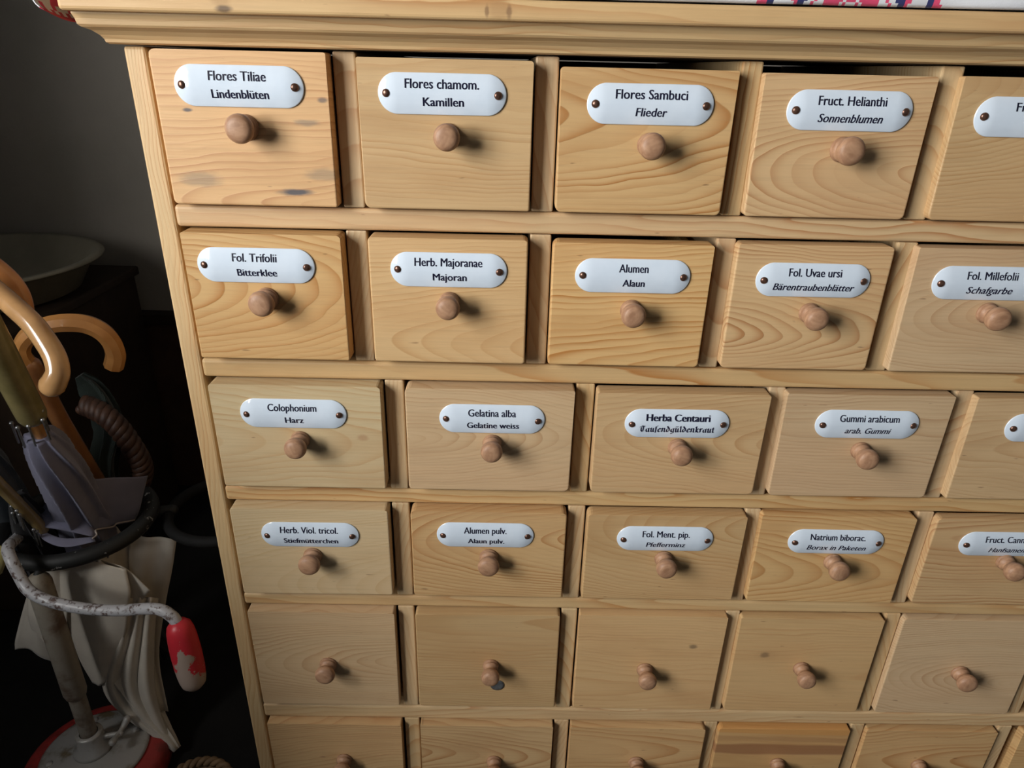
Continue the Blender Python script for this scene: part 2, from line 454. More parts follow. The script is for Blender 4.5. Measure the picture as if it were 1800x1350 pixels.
M['frame'] = room('white_window_paint', (0.6, 0.6, 0.58), (0.64, 0.64, 0.62), 10.0, 0.5)

# ------------------------------------------------------------------ the room
def struct(o):
    o['kind'] = 'structure'
    return o
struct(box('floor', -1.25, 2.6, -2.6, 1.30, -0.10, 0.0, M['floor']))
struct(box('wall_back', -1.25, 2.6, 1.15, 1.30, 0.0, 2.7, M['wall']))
bm = bmesh.new()     # left wall round its window opening
WY0, WY1, WZ0, WZ1 = -1.90, -0.70, 0.96, 2.16
box_into(bm, -1.25, -1.05, -2.6, WY0, 0.0, 2.7)
box_into(bm, -1.25, -1.05, WY1, 1.15, 0.0, 2.7)
box_into(bm, -1.25, -1.05, WY0, WY1, 0.0, WZ0)
box_into(bm, -1.25, -1.05, WY0, WY1, WZ1, 2.7)
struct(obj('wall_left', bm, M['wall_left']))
win = thing('window_1', (-1.12, -1.30, WZ0), None, None); struct(win)
bm = bmesh.new()
for y0, y1, z0, z1 in ((0, 0.05, 0, 1.2), (1.15, 1.20, 0, 1.2), (0.575, 0.625, 0.05, 1.15), (0.05, 1.15, 0, 0.05), (0.05, 1.15, 1.15, 1.2), (0.05, 0.575, 0.77, 0.80), (0.625, 1.15, 0.77, 0.80)):
    box_into(bm, -0.015, 0.025, y0 - 0.60, y1 - 0.60, z0, z1, 0.004, 1)
obj('window_frame', bm, M['frame'], win)
# wooden dado behind the cabinet
struct(box('trim_1', -1.05, 2.6, 1.112, 1.1499, 0.515, 0.545, M['darkwood'], bev=0.004))
struct(box('trim_2', -1.05, 2.6, 1.130, 1.1499, 0.0005, 0.5149, M['redwood']))

# ------------------------------------------------------------------ apothecary cabinet
W = 1.38; DEP = 0.40
cab = thing('apothecary_cabinet', (0, 0, 0), 'waxed pine apothecary cabinet with rows of small knobbed drawers and white enamel name plates', 'cabinet')
ZS = [(0.0, -0.1286), (-0.1482, -0.2784), (-0.2979, -0.4279), (-0.4456, -0.5752), (-0.5909, -0.7549), (-0.7771, -0.9400), (-0.9600, -1.1150)]
A = [(0.1716, 0.1907), (0.3410, 0.3605), (0.5137, 0.5315), (0.6816, 0.7008), (0.852, 0.8710), (1.022, 1.041), (1.192, 1.211)]
B = [(0.1990, 0.2178), (0.3929, 0.4115), (0.5885, 0.6055), (0.7800, 0.7978), (0.9738, 0.9916), (1.1676, 1.1854)]
PX = 0.0185
for x0, x1, nm in ((0, PX, 'side_panel'), (W - PX, W, 'side_panel')):
    box(nm, x0, x1, 0.0, DEP, 0.0, Z0 - 0.0004, M['pine_up'], cab, 0.0025, 2, smooth=False)
box('back_panel', PX + 0.0005, W - PX - 0.0005, DEP - 0.012, DEP - 0.0005, 0.04, Z0 - 0.001, M['dark_gap'], cab)
box('plinth', PX + 0.0005, W - PX - 0.0005, 0.002, 0.022, 0.0005, Z0 - 1.1155, M['pine_rail'], cab, 0.002)
for i in range(6):
    box('rail', PX + 0.0006, W - PX - 0.0006, -0.0015 if i < 2 else 0.0, DEP - 0.013, Z0 + ZS[i + 1][0], Z0 + ZS[i][1], M['pine_rail'], cab, 0.0035, 3)
for r, (zt, zb) in enumerate(ZS):
    for x0, x1 in (A if r < 2 else B):
        box('divider', x0, x1, 0.0012, DEP - 0.014, Z0 + zb + 0.0004, Z0 + zt - 0.0006, M['pine_up'], cab, 0.0015, 2)
# cornice: a moulding with mitred return along the left and right side
bm = bmesh.new()
prof = [(0.0, 0.0006), (0.0065, 0.0006), (0.0085, 0.0018), (0.0090, 0.0040), (0.0110, 0.0070), (0.0150, 0.0102), (0.0200, 0.0124), (0.0215, 0.0140), (0.0222, 0.0180), (0.0235, 0.0215), (0.0235, 0.0226), (0.0, 0.0226)]
rings = []
for o_, z in prof:
    rings.append([bm.verts.new((x, y, Z0 + z)) for x, y in ((-o_, DEP), (-o_, -o_), (W + o_, -o_), (W + o_, DEP))])
for i in range(len(prof)):
    a, b = rings[i], rings[(i + 1) % len(prof)]
    for j in range(3):
        if i == len(prof) - 1 or True:
            bm.faces.new((a[j], a[j + 1], b[j + 1], b[j]))
bm.faces.new([r_[0] for r_ in rings]); bm.faces.new([r_[3] for r_ in reversed(rings)])
for v in bm.verts: v.co -= Vector((W / 2, 0, Z0 + 0.011))
obj('cornice_moulding', bm, M['pine_mould'], cab, (W / 2, 0, Z0 + 0.011))
box('top_board', -0.0262, W + 0.0262, -0.0355, DEP + 0.01, Z0 + 0.0227, Z0 + 0.0375, M['pine_top'], cab, 0.003, 3)
box('frieze_board', PX + 0.0005, W - PX - 0.0005, 0.02, DEP - 0.013, Z0 + 0.0002, Z0 + 0.0222, M['dark_gap'], cab)

# turned knob (lathed along -Y)
KP = [(0, 0), (0.0098, 0), (0.0102, 0.0008), (0.0100, 0.0022), (0.0088, 0.0030), (0.0093, 0.0038), (0.0094, 0.0050), (0.0084, 0.0062), (0.0070, 0.0078), (0.0066, 0.0092), (0.0074, 0.0108),
      (0.0096, 0.0126), (0.0109, 0.0148), (0.0114, 0.0172), (0.0112, 0.0196), (0.0100, 0.0220), (0.0082, 0.0234), (0.0050, 0.0241), (0.0018, 0.0243), (0, 0.02435)]
KM = Matrix.Rotation(math.pi / 2, 4, 'X')
knob_me = []
for s, fl in ((1.0, 1.0), (0.97, 1.06), (1.04, 0.95)):
    bm = bmesh.new()
    lathe_into(bm, [(r_ * s, h * fl) for r_, h in KP], 32, KM)
    o = obj('knob', bm, M['knob'], None, None, True)
    knob_me.append(o.data)
    bpy.data.objects.remove(o)

# domed enamel plate
HW, HR, SAG = 0.0371, 0.0159, 0.0031
RHO = (HR * HR + SAG * SAG) / (2 * SAG)
def dome(x, z):
    d = math.hypot(max(abs(x) - HW, 0.0), z)
    return math.sqrt(max(RHO * RHO - d * d, 0)) - (RHO - SAG) + 0.0012 if d < HR else 0.0012
bm = bmesh.new()
N = 96
outline = []
for k_ in range(N):
    a = 2 * math.pi * k_ / N
    outline.append((math.copysign(HW, math.cos(a)) if abs(math.cos(a)) > 1e-9 else 0.0, math.cos(a), math.sin(a)))
levels = [(1.0, 0.0), (1.015, 0.0006)] + [(t, None) for t in (1.0, 0.97, 0.92, 0.85, 0.75, 0.62, 0.48, 0.32, 0.16, 0.02)]
rings = []
for t, h in levels:
    rg = []
    for cx, ca, sa in outline:
        x = cx + ca * HR * t; z = sa * HR * t
        y = h if h is not None else dome(cx + ca * HR * t * 0.9999, z * 0.9999)
        rg.append(bm.verts.new((x, -y, z)))
    rings.append(rg)
for a, b in zip(rings, rings[1:]):
    for k_ in range(N): bm.faces.new((a[k_], a[(k_ + 1) % N], b[(k_ + 1) % N], b[k_]))
bm.faces.new(rings[-1]); bm.faces.new(rings[0])
o = obj('name_plate', bm, M['enamel'], None, None, True)
plate_me = o.data; bpy.data.objects.remove(o)
# screw
bm = bmesh.new()
lathe_into(bm, [(0, 0), (0.0033, 0), (0.0033, 0.0005), (0.0029, 0.0009), (0.0026, 0.0013), (0.0017, 0.0018), (0.0, 0.0020)], 20, KM)
o = obj('screw', bm, M['screw'], None, None, True)
screw_me = o.data; bpy.data.objects.remove(o)

# lettering -----------------------------------------------------------
def text_bm(body, width, cap, base_z, cx=0.0, weight=0.0002, shear=0.0, left=None):
    cu = bpy.data.curves.new('t', 'FONT')
    cu.body = body; cu.size = 1.0; cu.resolution_u = 3
    cu.align_x = 'LEFT'
    to = bpy.data.objects.new('t', cu); COL.objects.link(to)
    dg = bpy.context.evaluated_depsgraph_get()
    ev = to.evaluated_get(dg)
    me = ev.to_mesh()
    bm = bmesh.new(); bm.from_mesh(me)
    ev.to_mesh_clear()
    bpy.data.objects.remove(to); bpy.data.curves.remove(cu)
    x0 = min(v.co.x for v in bm.verts); x1 = max(v.co.x for v in bm.verts)
    sx = (width - 2 * weight) / (x1 - x0)
    CAPF, XF, XN = 0.73, 0.53, 0.76          # cap height and x-height of the face, wanted x-height
    for v in bm.verts:
        z = v.co.y
        z = (z / XF * XN if z < XF else XN + (z - XF) * (1 - XN) / (CAPF - XF)) * cap if z > 0 else z / CAPF * cap
        x = (v.co.x - x0) * sx + weight - (width / 2 if left is None else 0) + (cx if left is None else left) + shear * (z - cap / 2)
        v.co = Vector((x, 0, base_z + z))
    src = bpy.data.meshes.new('t'); bm.to_mesh(src)
    for sh in (-weight, weight):
        me2 = src.copy()
        me2.transform(Matrix.Translation((sh, 0, 0)))
        bm.from_mesh(me2); bpy.data.meshes.remove(me2)
    bpy.data.meshes.remove(src)
    return bm

FRAK = {
 'T': (1.05, [[(.08, 1.15), (.4, 1.4), (.95, 1.3)], [(.5, 1.35), (.25, 1.0), (.25, .35), (.5, .02), (.95, .25)], [(.66, 1.3), (.62, .25)]]),
 'a': (.86, [[(.55, .92), (.16, .72), (.16, .2), (.36, .02), (.6, .28)], [(.6, .95), (.6, .12), (.78, .02)]]),
 'u': (.86, [[(.08, .85), (.2, .95), (.2, .15), (.36, .02), (.6, .25)], [(.6, .95), (.6, .12), (.78, .02)]]),
 's': (.5, [[(.22, -.2), (.22, 1.25), (.5, 1.42)], [(.08, .9), (.4, .95)]]),
 'e': (.72, [[(.2, .5), (.55, .62), (.5, .85), (.36, .95), (.16, .7), (.16, .2), (.36, .02), (.62, .2)]]),
 'n': (.9, [[(.08, .85), (.2, .95), (.2, .02)], [(.2, .75), (.5, .95), (.62, .85), (.62, .12), (.8, .02)]]),
 'd': (.82, [[(.2, 1.4), (.6, .85), (.62, .28), (.36, .02), (.15, .25), (.15, .65), (.42, .92)]]),
 'g': (.84, [[(.55, .92), (.16, .72), (.16, .2), (.36, .02), (.6, .28)], [(.6, .95), (.62, -.15), (.4, -.42), (.15, -.3)]]),
 'l': (.5, [[(.1, 1.3), (.22, 1.4), (.22, .15), (.42, .02)]]),
 'k': (.78, [[(.1, 1.3), (.22, 1.4), (.22, .02)], [(.22, .6), (.5, .95), (.62, .8), (.3, .5), (.45, .15), (.7, .02)]]),
 'r': (.62, [[(.08, .85), (.2, .95), (.2, .02)], [(.2, .7), (.42, .95), (.58, .85)]]),
 't': (.55, [[(.22, 1.25), (.22, .15), (.42, .02)], [(.02, .9), (.45, .92)]]),
}
FRAK['ü'] = (FRAK['u'][0], FRAK['u'][1] + [[(.2, 1.28), (.26, 1.33)], [(.5, 1.28), (.56, 1.33)]])
def fraktur_bm(body, width, xh, base_z):
    bm = bmesh.new()
    pen = Vector((0.12, 0.09))
    x = 0.0
    for ch in body:
        adv, strokes = FRAK[ch]
        for st in strokes:
            for (ax, az), (bx, bz) in zip(st, st[1:]):
                a = Vector((x + ax, az)); b = Vector((x + bx, bz))
                q = [a - pen, b - pen, b + pen, a + pen]
                nn = (b - a); s = nn.x * pen.y - nn.y * pen.x
                if abs(s) < 0.012:
                    pp = Vector((-pen.y, pen.x)) * 0.35
                    q = [a - pen - pp, b + pen - pp, b + pen + pp, a - pen + pp]
                bm.faces.new([bm.verts.new((v.x, 0, v.y)) for v in q])
        x += adv
    for v in bm.verts:
        v.co = Vector(((v.co.x / x - 0.5) * width, 0, base_z + v.co.z * xh))
    return bm

def lettering(lines, parent, loc):
    big = bmesh.new()
    for bm in lines:
        zs = [v.co.z for v in bm.verts]
        lo_, hi_ = min(zs), max(zs)
        nc = 7
        for i in range(1, nc):
            z = lo_ + (hi_ - lo_) * i / nc
            bmesh.ops.bisect_plane(bm, geom=bm.verts[:] + bm.edges[:] + bm.faces[:], plane_co=(0, 0, z), plane_no=(0, 0, 1))
        for v in bm.verts:
            v.co.y = -dome(v.co.x, v.co.z) - 0.00022
        me = bpy.data.meshes.new('t'); bm.to_mesh(me); bm.free()
        big.from_mesh(me); bpy.data.meshes.remove(me)
    me = bpy.data.meshes.new('lettering')
    big.to_mesh(me); big.free()
    me.materials.append(M['ink'])
    o = bpy.data.objects.new('lettering', me); COL.objects.link(o)
    o.parent = parent; o.location = loc
    return o

# (first line, width mm, second line, width mm, second line shear)
TXT = {
 (0, 0): ('Flores Tiliae', 47, 'Lindenblüten', 47, 0.0), (0, 1): ('Flores chamom.', 61, 'Kamillen', 34, 0.0),
 (0, 2): ('Flores Sambuci', 60, 'Flieder', 26, 0.08), (0, 3): ('Fruct. Helianthi', 57.5, 'Sonnenblumen', 54.5, 0.14),
 (0, 4): ('Fruct.', 24, None, 0, 0.0),
 (1, 0): ('Fol. Trifolii', 40, 'Bitterklee', 36, 0.0), (1, 1): ('Herb. Majoranae', 61.5, 'Majoran', 31, 0.0),
 (1, 2): ('Alumen', 27, 'Alaun', 20.5, 0.0), (1, 3): ('Fol. Uvae ursi', 49, 'Bärentraubenblätter', 75, 0.16),
 (1, 4): ('Fol. Millefolii', 47.5, 'Schafgarbe', 43, 0.16),
 (2, 0): ('Colophonium', 48.5, 'Harz', 18.5, 0.0), (2, 1): ('Gelatina alba', 48, 'Gelatine weiss', 52.5, 0.0),
 (2, 2): ('Herba Centauri', 65, 'Tausendgüldenkraut', 76, 0.0), (2, 3): ('Gummi arabicum', 61, 'arab. Gummi', 46, 0.2),
 (2, 4): ('A', 4.5, None, 0, 0.0),
 (3, 0): ('Herb. Viol. tricol.', 62.5, 'Stiefmütterchen', 59, 0.0), (3, 1): ('Alumen pulv.', 46.5, 'Alaun pulv.', 40, 0.0),
 (3, 2): ('Fol. Ment. pip.', 52, 'Pfefferminz', 43, 0.12), (3, 3): ('Natrium biborac.', 61, 'Borax in Paketen', 65, 0.2),
 (3, 4): ('Fruct. Cannab.', 54, 'Hanfsamen', 40, 0.2),
}
PL = {(0, 0): (0.0979, -0.0286), (0, 1): (0.2641, -0.031), (0, 2): (0.4364, -0.0353), (0, 3): (0.6026, -0.0365), (0, 4): (0.7605, -0.0385),
      (1, 0): (0.0922, -0.1786), (1, 1): (0.2671, -0.1792), (1, 2): (0.4354, -0.1812), (1, 3): (0.6013, -0.1817), (1, 4): (0.7640, -0.1812),
      (2, 0): (0.1096, -0.3292), (2, 1): (0.3081, -0.3311), (2, 2): (0.4943, -0.3324), (2, 3): (0.6860, -0.3294), (2, 4): (0.8790, -0.3300),
      (3, 0): (0.1117, -0.4767), (3, 1): (0.3021, -0.4733), (3, 2): (0.4983, -0.4743), (3, 3): (0.6860, -0.4747), (3, 4): (0.8740, -0.4740)}
XA = [(0.0262, 0.1698), (0.1938, 0.3390), (0.3615, 0.5080), (0.5290, 0.6722), (0.6935, 0.8480), (0.8735, 1.0185), (1.0435, 1.1885), (1.2135, 1.3590)]
XB = [(0.0270, 0.1970), (0.2210, 0.3902), (0.4125, 0.5860), (0.6015, 0.7700), (0.7920, 0.9610), (0.9940, 1.1650), (1.1880, 1.3590)]
RZ = [(-0.0068, -0.1255, 0.0130), (-0.1500, -0.2716, 0.0160), (-0.2992, -0.4187, 0.0145), (-0.4464, -0.5645, 0.0120), (-0.5920, -0.7432, 0.0100), (-0.7783, -0.9268, 0.0090), (-0.9612, -1.1010, 0.0090)]
TOPS = {(0, 0): -0.0020, (0, 1): -0.0045, (0, 2): -0.0082, (0, 3): -0.0090, (0, 4): -0.0080, (1, 2): -0.1520, (2, 2): -0.3010, (3, 2): -0.4480}
KX = {(0, 0): 0.0985, (0, 1): 0.2650}
special = {(0, 0): 'pine_stain', (2, 0): 'pine_knot', (3, 0): 'pine_grey', (4, 0): 'pine_pale', (4, 4): 'pine_pale', (3, 2): 'pine_pale', (0, 3): 'pine',  (5, 3): 'pine_red', (4, 3): 'pine_pin', (4, 2): 'pine_knot_mid'}
# knob base pixels read on each drawer's own plane
KB = {(0, 0): (433, 224), (0, 1): (788, 238), (0, 2): (1140, 255), (0, 3): (1480, 263), (0, 4): (1845, 268), (1, 0): (470, 525), (1, 1): (790, 531), (1, 2): (1109, 545), (1, 3): (1422, 550), (1, 4): (1735, 550),
      (2, 0): (528, 773), (2, 1): (865, 779), (2, 2): (1190, 786), (2, 3): (1512, 792), (2, 4): (1840, 790), (3, 0): (550, 977), (3, 1): (859, 979), (3, 2): (1166, 982), (3, 3): (1463, 987), (3, 4): (1766, 987),
      (4, 0): (577, 1168), (4, 1): (862.5, 1170), (4, 2): (1133, 1177), (4, 3): (1408, 1175), (4, 4): (1687, 1183), (4, 5): (1975, 1190), (5, 0): (605, 1335), (5, 1): (868, 1338), (5, 2): (1118, 1340), (5, 3): (1366, 1342), (5, 4): (1614, 1345)}
from_rng = random.Random(3)
for r in range(7):
    zt0, _, d0 = RZ[r]
    for c, (x0, x1) in enumerate(XA if r < 2 else XB):
        rg = from_rng
        zt = TOPS.get((r, c), zt0 + rg.uniform(-0.0008, 0.0004))
        d = (d0 + rg.uniform(-0.0010, 0.0010)) * (1.0, 0.95, 0.8, 0.6, 0.55, 0.55, 0.6, 0.6)[c]
        # each front stands out by its own amount; keep its edges on the measured sight lines
        zt = min(zt - (d0 - d) * (-zt) * 1.5 * 0.6, ZS[r][0] - 0.0006)
        zb = -0.0093 + (ZS[r][1] + 0.0093) * (0.6365 - d) / 0.6365 + 0.0004
        s = (0.6365 - d) / 0.6225
        x0a, x1a = 0.32 + (x0 - 0.32) * s, 0.32 + (x1 - 0.32) * s
        cx, cz = (x0a + x1a) / 2, (zt + zb) / 2
        w2, h2 = (x1a - x0a) / 2, (zt - zb) / 2
        bm = bmesh.new()
        box_into(bm, -w2, w2, -d, 0.006, -h2, h2)
        ye = [e for e in bm.edges if abs(e.verts[0].co.y - e.verts[1].co.y) > 0.003]
        for e in ye:
            bmesh.ops.bevel(bm, geom=[e], offset=rg.choice((0.002, 0.003, 0.0045, 0.006)), segments=4, profile=0.5, affect='EDGES')
        te = [e for e in bm.edges if all(v.co.y < -d + 1e-5 and v.co.z > h2 - 1e-5 for v in e.verts)]
        if r > 0:
            bmesh.ops.bevel(bm, geom=te, offset=min(0.0052, d * 0.7), segments=4, profile=0.5, affect='EDGES')
        fe = [e for e in bm.edges if all(v.co.y < -d + 1e-5 for v in e.verts) and not all(v.co.z > h2 - 0.0045 for v in e.verts)]
        bmesh.ops.bevel(bm, geom=fe, offset=0.0017, segments=3, profile=0.5, affect='EDGES')
        # the drawer box behind the front
        bw, bh = w2 - 0.004, h2 - 0.006
        box_into(bm, -bw, -bw + 0.007, 0.0062, 0.33, -h2 + 0.001, bh - 0.008)
        box_into(bm, bw - 0.007, bw, 0.0062, 0.33, -h2 + 0.001, bh - 0.008)
        box_into(bm, -bw + 0.0072, bw - 0.0072, 0.0062, 0.33, -h2 + 0.001, -h2 + 0.007)
        box_into(bm, -bw + 0.0072, bw - 0.0072, 0.322, 0.33, -h2 + 0.008, bh - 0.008)
        mat = M[special.get((r, c), ('pine', 'pine_pale', 'pine')[(r * 3 + c) % 3] if r < 2 else ('pine_pale', 'pine')[(r + 2 * c) % 2])]
        dr = obj('drawer', bm, mat, cab, (cx, 0.0, Z0 + cz), False, (rg.uniform(-0.004, 0.004), 0, rg.uniform(-0.006, 0.006)))
        if (r, c) in TXT:
            t = TXT[(r, c)]
            if t[1] is not None and t[2]: dr['label'] = 'pine drawer with white enamel plate lettered ' + t[0] + ' over ' + t[2]
        kn = bpy.data.objects.new('knob', knob_me[rg.randrange(3)]); COL.objects.link(kn); kn.parent = dr
        if (r, c) in KB:
            q = at(KB[(r, c)][0], KB[(r, c)][1], -d - 0.001)
            kn.location = (q.x - cx, -d - 0.0001, q.z - Z0 - cz)
        else:
            kn.location = (0, -d - 0.0001, -0.008)
        kn.rotation_euler = (rg.uniform(-0.03, 0.03), rg.uniform(0, 6.28), rg.uniform(-0.03, 0.03))
        if r < 4:
            px, pz = PL.get((r, c), (cx, zt0 - 0.029))
            s2 = (0.6365 - d) / 0.6205
            px = 0.32 + (px - 0.32) * s2; pz = -0.0093 + (pz + 0.0093) * s2
            loc = Vector((px - cx, -d - 0.0001, pz - cz))
            pl = bpy.data.objects.new('name_plate', plate_me); COL.objects.link(pl); pl.parent = dr; pl.location = loc
            for sx in (-1, 1):
                sc_ = bpy.data.objects.new('screw', screw_me); COL.objects.link(sc_); sc_.parent = dr
                sc_.location = loc + Vector((sx * 0.0462, -dome(0.0462, 0) + 0.0002, rg.uniform(-0.0006, 0.0006)))
                sc_.rotation_euler = (0, rg.uniform(0, 3), sx * 0.22)
            if (r, c) in TXT:
                l1, w1, l2, wd2, sh = TXT[(r, c)]
                bold1 = 0.0005 if (r, c) == (2, 2) else 0.00021
                ls = []
                if l2 is None:
                    ls.append(text_bm(l1, w1 / 1000, 0.0071, 0.0048, weight=bold1, left=-0.0215 if r == 0 else -0.0335))
                else:
                    ls.append(text_bm(l1, w1 / 1000, 0.0076, 0.0042, weight=bold1))
                    if (r, c) == (2, 2): ls.append(fraktur_bm(l2, wd2 / 1000, 0.0050, -0.0083))
                    else: ls.append(text_bm(l2, wd2 / 1000, 0.0070, -0.0092, cx=0.001, weight=0.00019 if sh else 0.00024, shear=sh))
                lettering(ls, dr, loc)
        if (r, c) == (4, 1):
            bm = bmesh.new()
            lathe_into(bm, [(0, 0), (0.0085, 0), (0.0085, 0.0008), (0.006, 0.0012), (0.0045, 0.0006), (0, 0.0006)], 24, KM)
            q = at(874, 1204, -d)
            obj('metal_cap', bm, M['steel'], dr, (q.x - cx, -d - 0.0001, q.z - Z0 - cz), True)

# ------------------------------------------------------------------ embroidered cloth on the cabinet
ZT = Z0 + 0.0378
def stitch(i, j, mid):
    """0 linen, 1 pink, 2 navy: a mirrored cross-stitch star"""
    q = abs(i - mid)
    if q > 29: return 0
    t = (j * 3) % 14
    if q < 9: return 1 if (q + j) % 7 not in (3,) and not (q < 2 and j % 5 == 0) else 0
    if q < 13: return 0 if (q + j) % 4 else 1
    if q < 17: return 2 if (q + j) % 5 in (0, 1, 2) else 0
    if q < 20: return 1 if (q - j) % 4 < 2 else 0
    if q < 24: return 0
    if q < 26: return 2
    return 1 if (q + (j % 4)) < 29 else 0
bm = bmesh.new()
prof = [(-0.0330, 0.0008), (-0.0345, 0.0030), (-0.0350, 0.0060), (-0.0345, 0.0090), (-0.0325, 0.0115), (-0.0300, 0.0130)]
for k_ in range(40): prof.append((-0.0300 + 0.0026 * (k_ + 1), 0.0130 - 0.0035 * min(1, k_ / 12)))
prof += [(0.15, 0.0095), (0.25, 0.0095), (DEP, 0.0095)]
xs = [-0.026 + 0.0025 * i for i in range(int((W + 0.05) / 0.0025) + 1)]
cols = []
for i, x in enumerate(xs):
    wob = 0.0012 * math.sin(x * 31) + 0.0008 * math.sin(x * 77 + 1)
    cols.append([bm.verts.new((x, y + wob * (1 if j < 6 else 0), ZT + 0.0006 + max(z + (0.0008 * math.sin(x * 40 + y * 60) if j > 2 else 0), 0.0))) for j, (y, z) in enumerate(prof)])
mid = int((0.578 + 0.026) / 0.0025)
for i in range(len(xs) - 1):
    for j in range(len(prof) - 1):
        f = bm.faces.new((cols[i][j], cols[i][j + 1], cols[i + 1][j + 1], cols[i + 1][j]))
        if j < 44: f.material_index = stitch(i, j, mid)
# left drop of the cloth
prof2 = [(-0.026, 0.0100), (-0.033, 0.0088), (-0.040, 0.0060), (-0.0460, 0.001), (-0.0490, -0.005), (-0.0495, -0.011), (-0.0480, -0.0150), (-0.0460, -0.0180), (-0.0430, -0.0205)]
ys = [-0.028 + 0.006 * i for i in range(72)]
rows_ = []
for i, y in enumerate(ys):
    wv = 0.003 * math.sin(y * 38) * (1 if i else 1)
    rows_.append([bm.verts.new((x - wv * (j / 8) , y, ZT + z + 0.006 * (j / 8) * max(0, 1 - (y + 0.028) / 0.05) ** 2)) for j, (x, z) in enumerate(prof2)])
for i in range(len(ys) - 1):
    for j in range(8):
        f = bm.faces.new((rows_[i][j], rows_[i + 1][j], rows_[i + 1][j + 1], rows_[i][j + 1]))
        f.material_index = 3 if j >= 6 and (j == 7 or i % 2) else (1 if (i // 2) % 2 == 0 and j in (2, 3, 4, 5) and (i + j) % 5 else 0)
tc_ = obj('tablecloth', bm, [M['linen'], M['pink'], M['navy'], M['redcloth']], None, None, True)
tag(tc_, 'white tablecloth with pink and navy cross-stitch embroidery lying on top of the pine cabinet', 'tablecloth')
sm = tc_.modifiers.new('thickness', 'SOLIDIFY'); sm.thickness = 0.0009; sm.offset = 1.0

# ------------------------------------------------------------------ umbrella stand
SB = Vector((-0.389, 0.209, 0.0))
st = thing('umbrella_stand', SB, 'old iron umbrella stand with round red base, grey pole and black hoops', 'umbrella stand')
bm = bmesh.new()
lathe_into(bm, [(0, 0.0), (0.112, 0.0), (0.118, 0.004), (0.119, 0.020), (0.115, 0.034), (0.105, 0.042), (0.084, 0.045), (0, 0.045)], 64)
obj('base', bm, M['redpaint'], st, None, True)
bm = bmesh.new()
lathe_into(bm, [(0.0, 0.0452), (0.086, 0.0452), (0.087, 0.0475), (0.082, 0.0505), (0.060, 0.0540), (0.036, 0.0575), (0, 0.0585)], 56)
pt = obj('base_plate', bm, M['plate'], st, None, True)
for a in (38, 118, 205, 300):
    bm = bmesh.new()
    lathe_into(bm, [(0.0065, 0.0), (0.0065, 0.0015), (0.0045, 0.0035), (0, 0.0042)], 14)
    obj('rivet', bm, M['plate'], pt, (0.068 * math.cos(math.radians(a)), 0.068 * math.sin(math.radians(a)), 0.0520), True)
bm = bmesh.new()
lathe_into(bm, [(0.0, 0.057), (0.031, 0.057), (0.030, 0.064), (0.0225, 0.070), (0.0215, 0.094), (0.0205, 0.097), (0.0145, 0.0975)], 32)
so = obj('socket', bm, M['plate'], st, None, True)
bm = bmesh.new()
tube_into(bm, [Vector((0.021, 0.004, 0.082)), Vector((0.047, 0.010, 0.082))], 0.0045, 10)
tube_into(bm, smooth_path([Vector((0.046, -0.012, 0.088)), Vector((0.044, 0.002, 0.084)), Vector((0.046, 0.020, 0.084)), Vector((0.050, 0.031, 0.092))], 4), lambda t: 0.0035 + 0.003 * abs(2 * t - 1), 10)
obj('wing_bolt', bm, M['plate'], st, None, True)
bm = bmesh.new()
tube_into(bm, [Vector((0, 0, 0.0588)), Vector((0, 0, 0.21))], 0.0132, 20)
obj('lower_pole', bm, M['pole'], st, None, True)
bm = bmesh.new()
tube_into(bm, [Vector((0, 0, 0.195)), Vector((0, 0, 0.30)), Vector((0, 0, 0.424))], 0.0178, 24)
obj('upper_pole', bm, M['pole'], st, None, True)
HC = Vector((-0.393, 0.334, 0.450))
bm = bmesh.new(); torus_into(bm, Vector((0, 0, 0)), 0.1115, 0.0125)
obj('hoop', bm, M['iron'], st, HC - SB, True)
bm = bmesh.new(); torus_into(bm, Vector((0, 0, 0)), 0.098, 0.0095)
obj('hoop', bm, M['iron_dark'], st, Vector((-0.172, 0.405, 0.43)) - SB, True)
bm = bmesh.new()
tube_into(bm, [Vector((0, 0.0, 0.437)), Vector((0.002, 0.014, 0.446))], 0.006, 12)
tube_into(bm, [Vector((0.105, 0.175, 0.435)), Vector((0.125, 0.182, 0.434))], 0.010, 12)
obj('clamp', bm, M['iron'], st, None, True)

# ------------------------------------------------------------------ awning crank
P0 = at(150, 1065, 0.15)
cr = thing('hand_crank', P0, 'silver-painted iron hand crank with worn red grip hung over the black hoop', 'crank')
pts = [at(75, 905, 0.35), at(52, 925, 0.31), at(28, 948, 0.245), at(14, 963, 0.205), at(20, 985, 0.185), at(34, 1012, 0.175), at(48, 1035, 0.165), at(72, 1051, 0.155), at(110, 1063, 0.150), at(160, 1071, 0.148), at(210, 1073, 0.145), at(255, 1070, 0.140), at(283, 1072, 0.136), at(303, 1084, 0.132), at(312, 1096, 0.130)]
tube('crank_rod', pts, 0.0084, M['rod'], cr, 14, 5, P0)
g0, g1 = at(317, 1108, 0.129), at(339, 1192, 0.120)
gm = (g0 + g1) / 2
bm = bmesh.new()
ax = (g1 - g0)
tube_into(bm, [g0 + ax * t - gm for t in (0, 0.12, 0.3, 0.5, 0.7, 0.88, 1.0)], lambda t: 0.0187 + 0.0022 * math.sin(math.pi * t), 28)
obj('grip', bm, M['grip'], cr, gm - P0, True)

# ------------------------------------------------------------------ umbrellas
def umbrella(px, label, name='umbrella'):
    return thing(name, px, label, 'umbrella', 'old umbrellas in the iron stand')

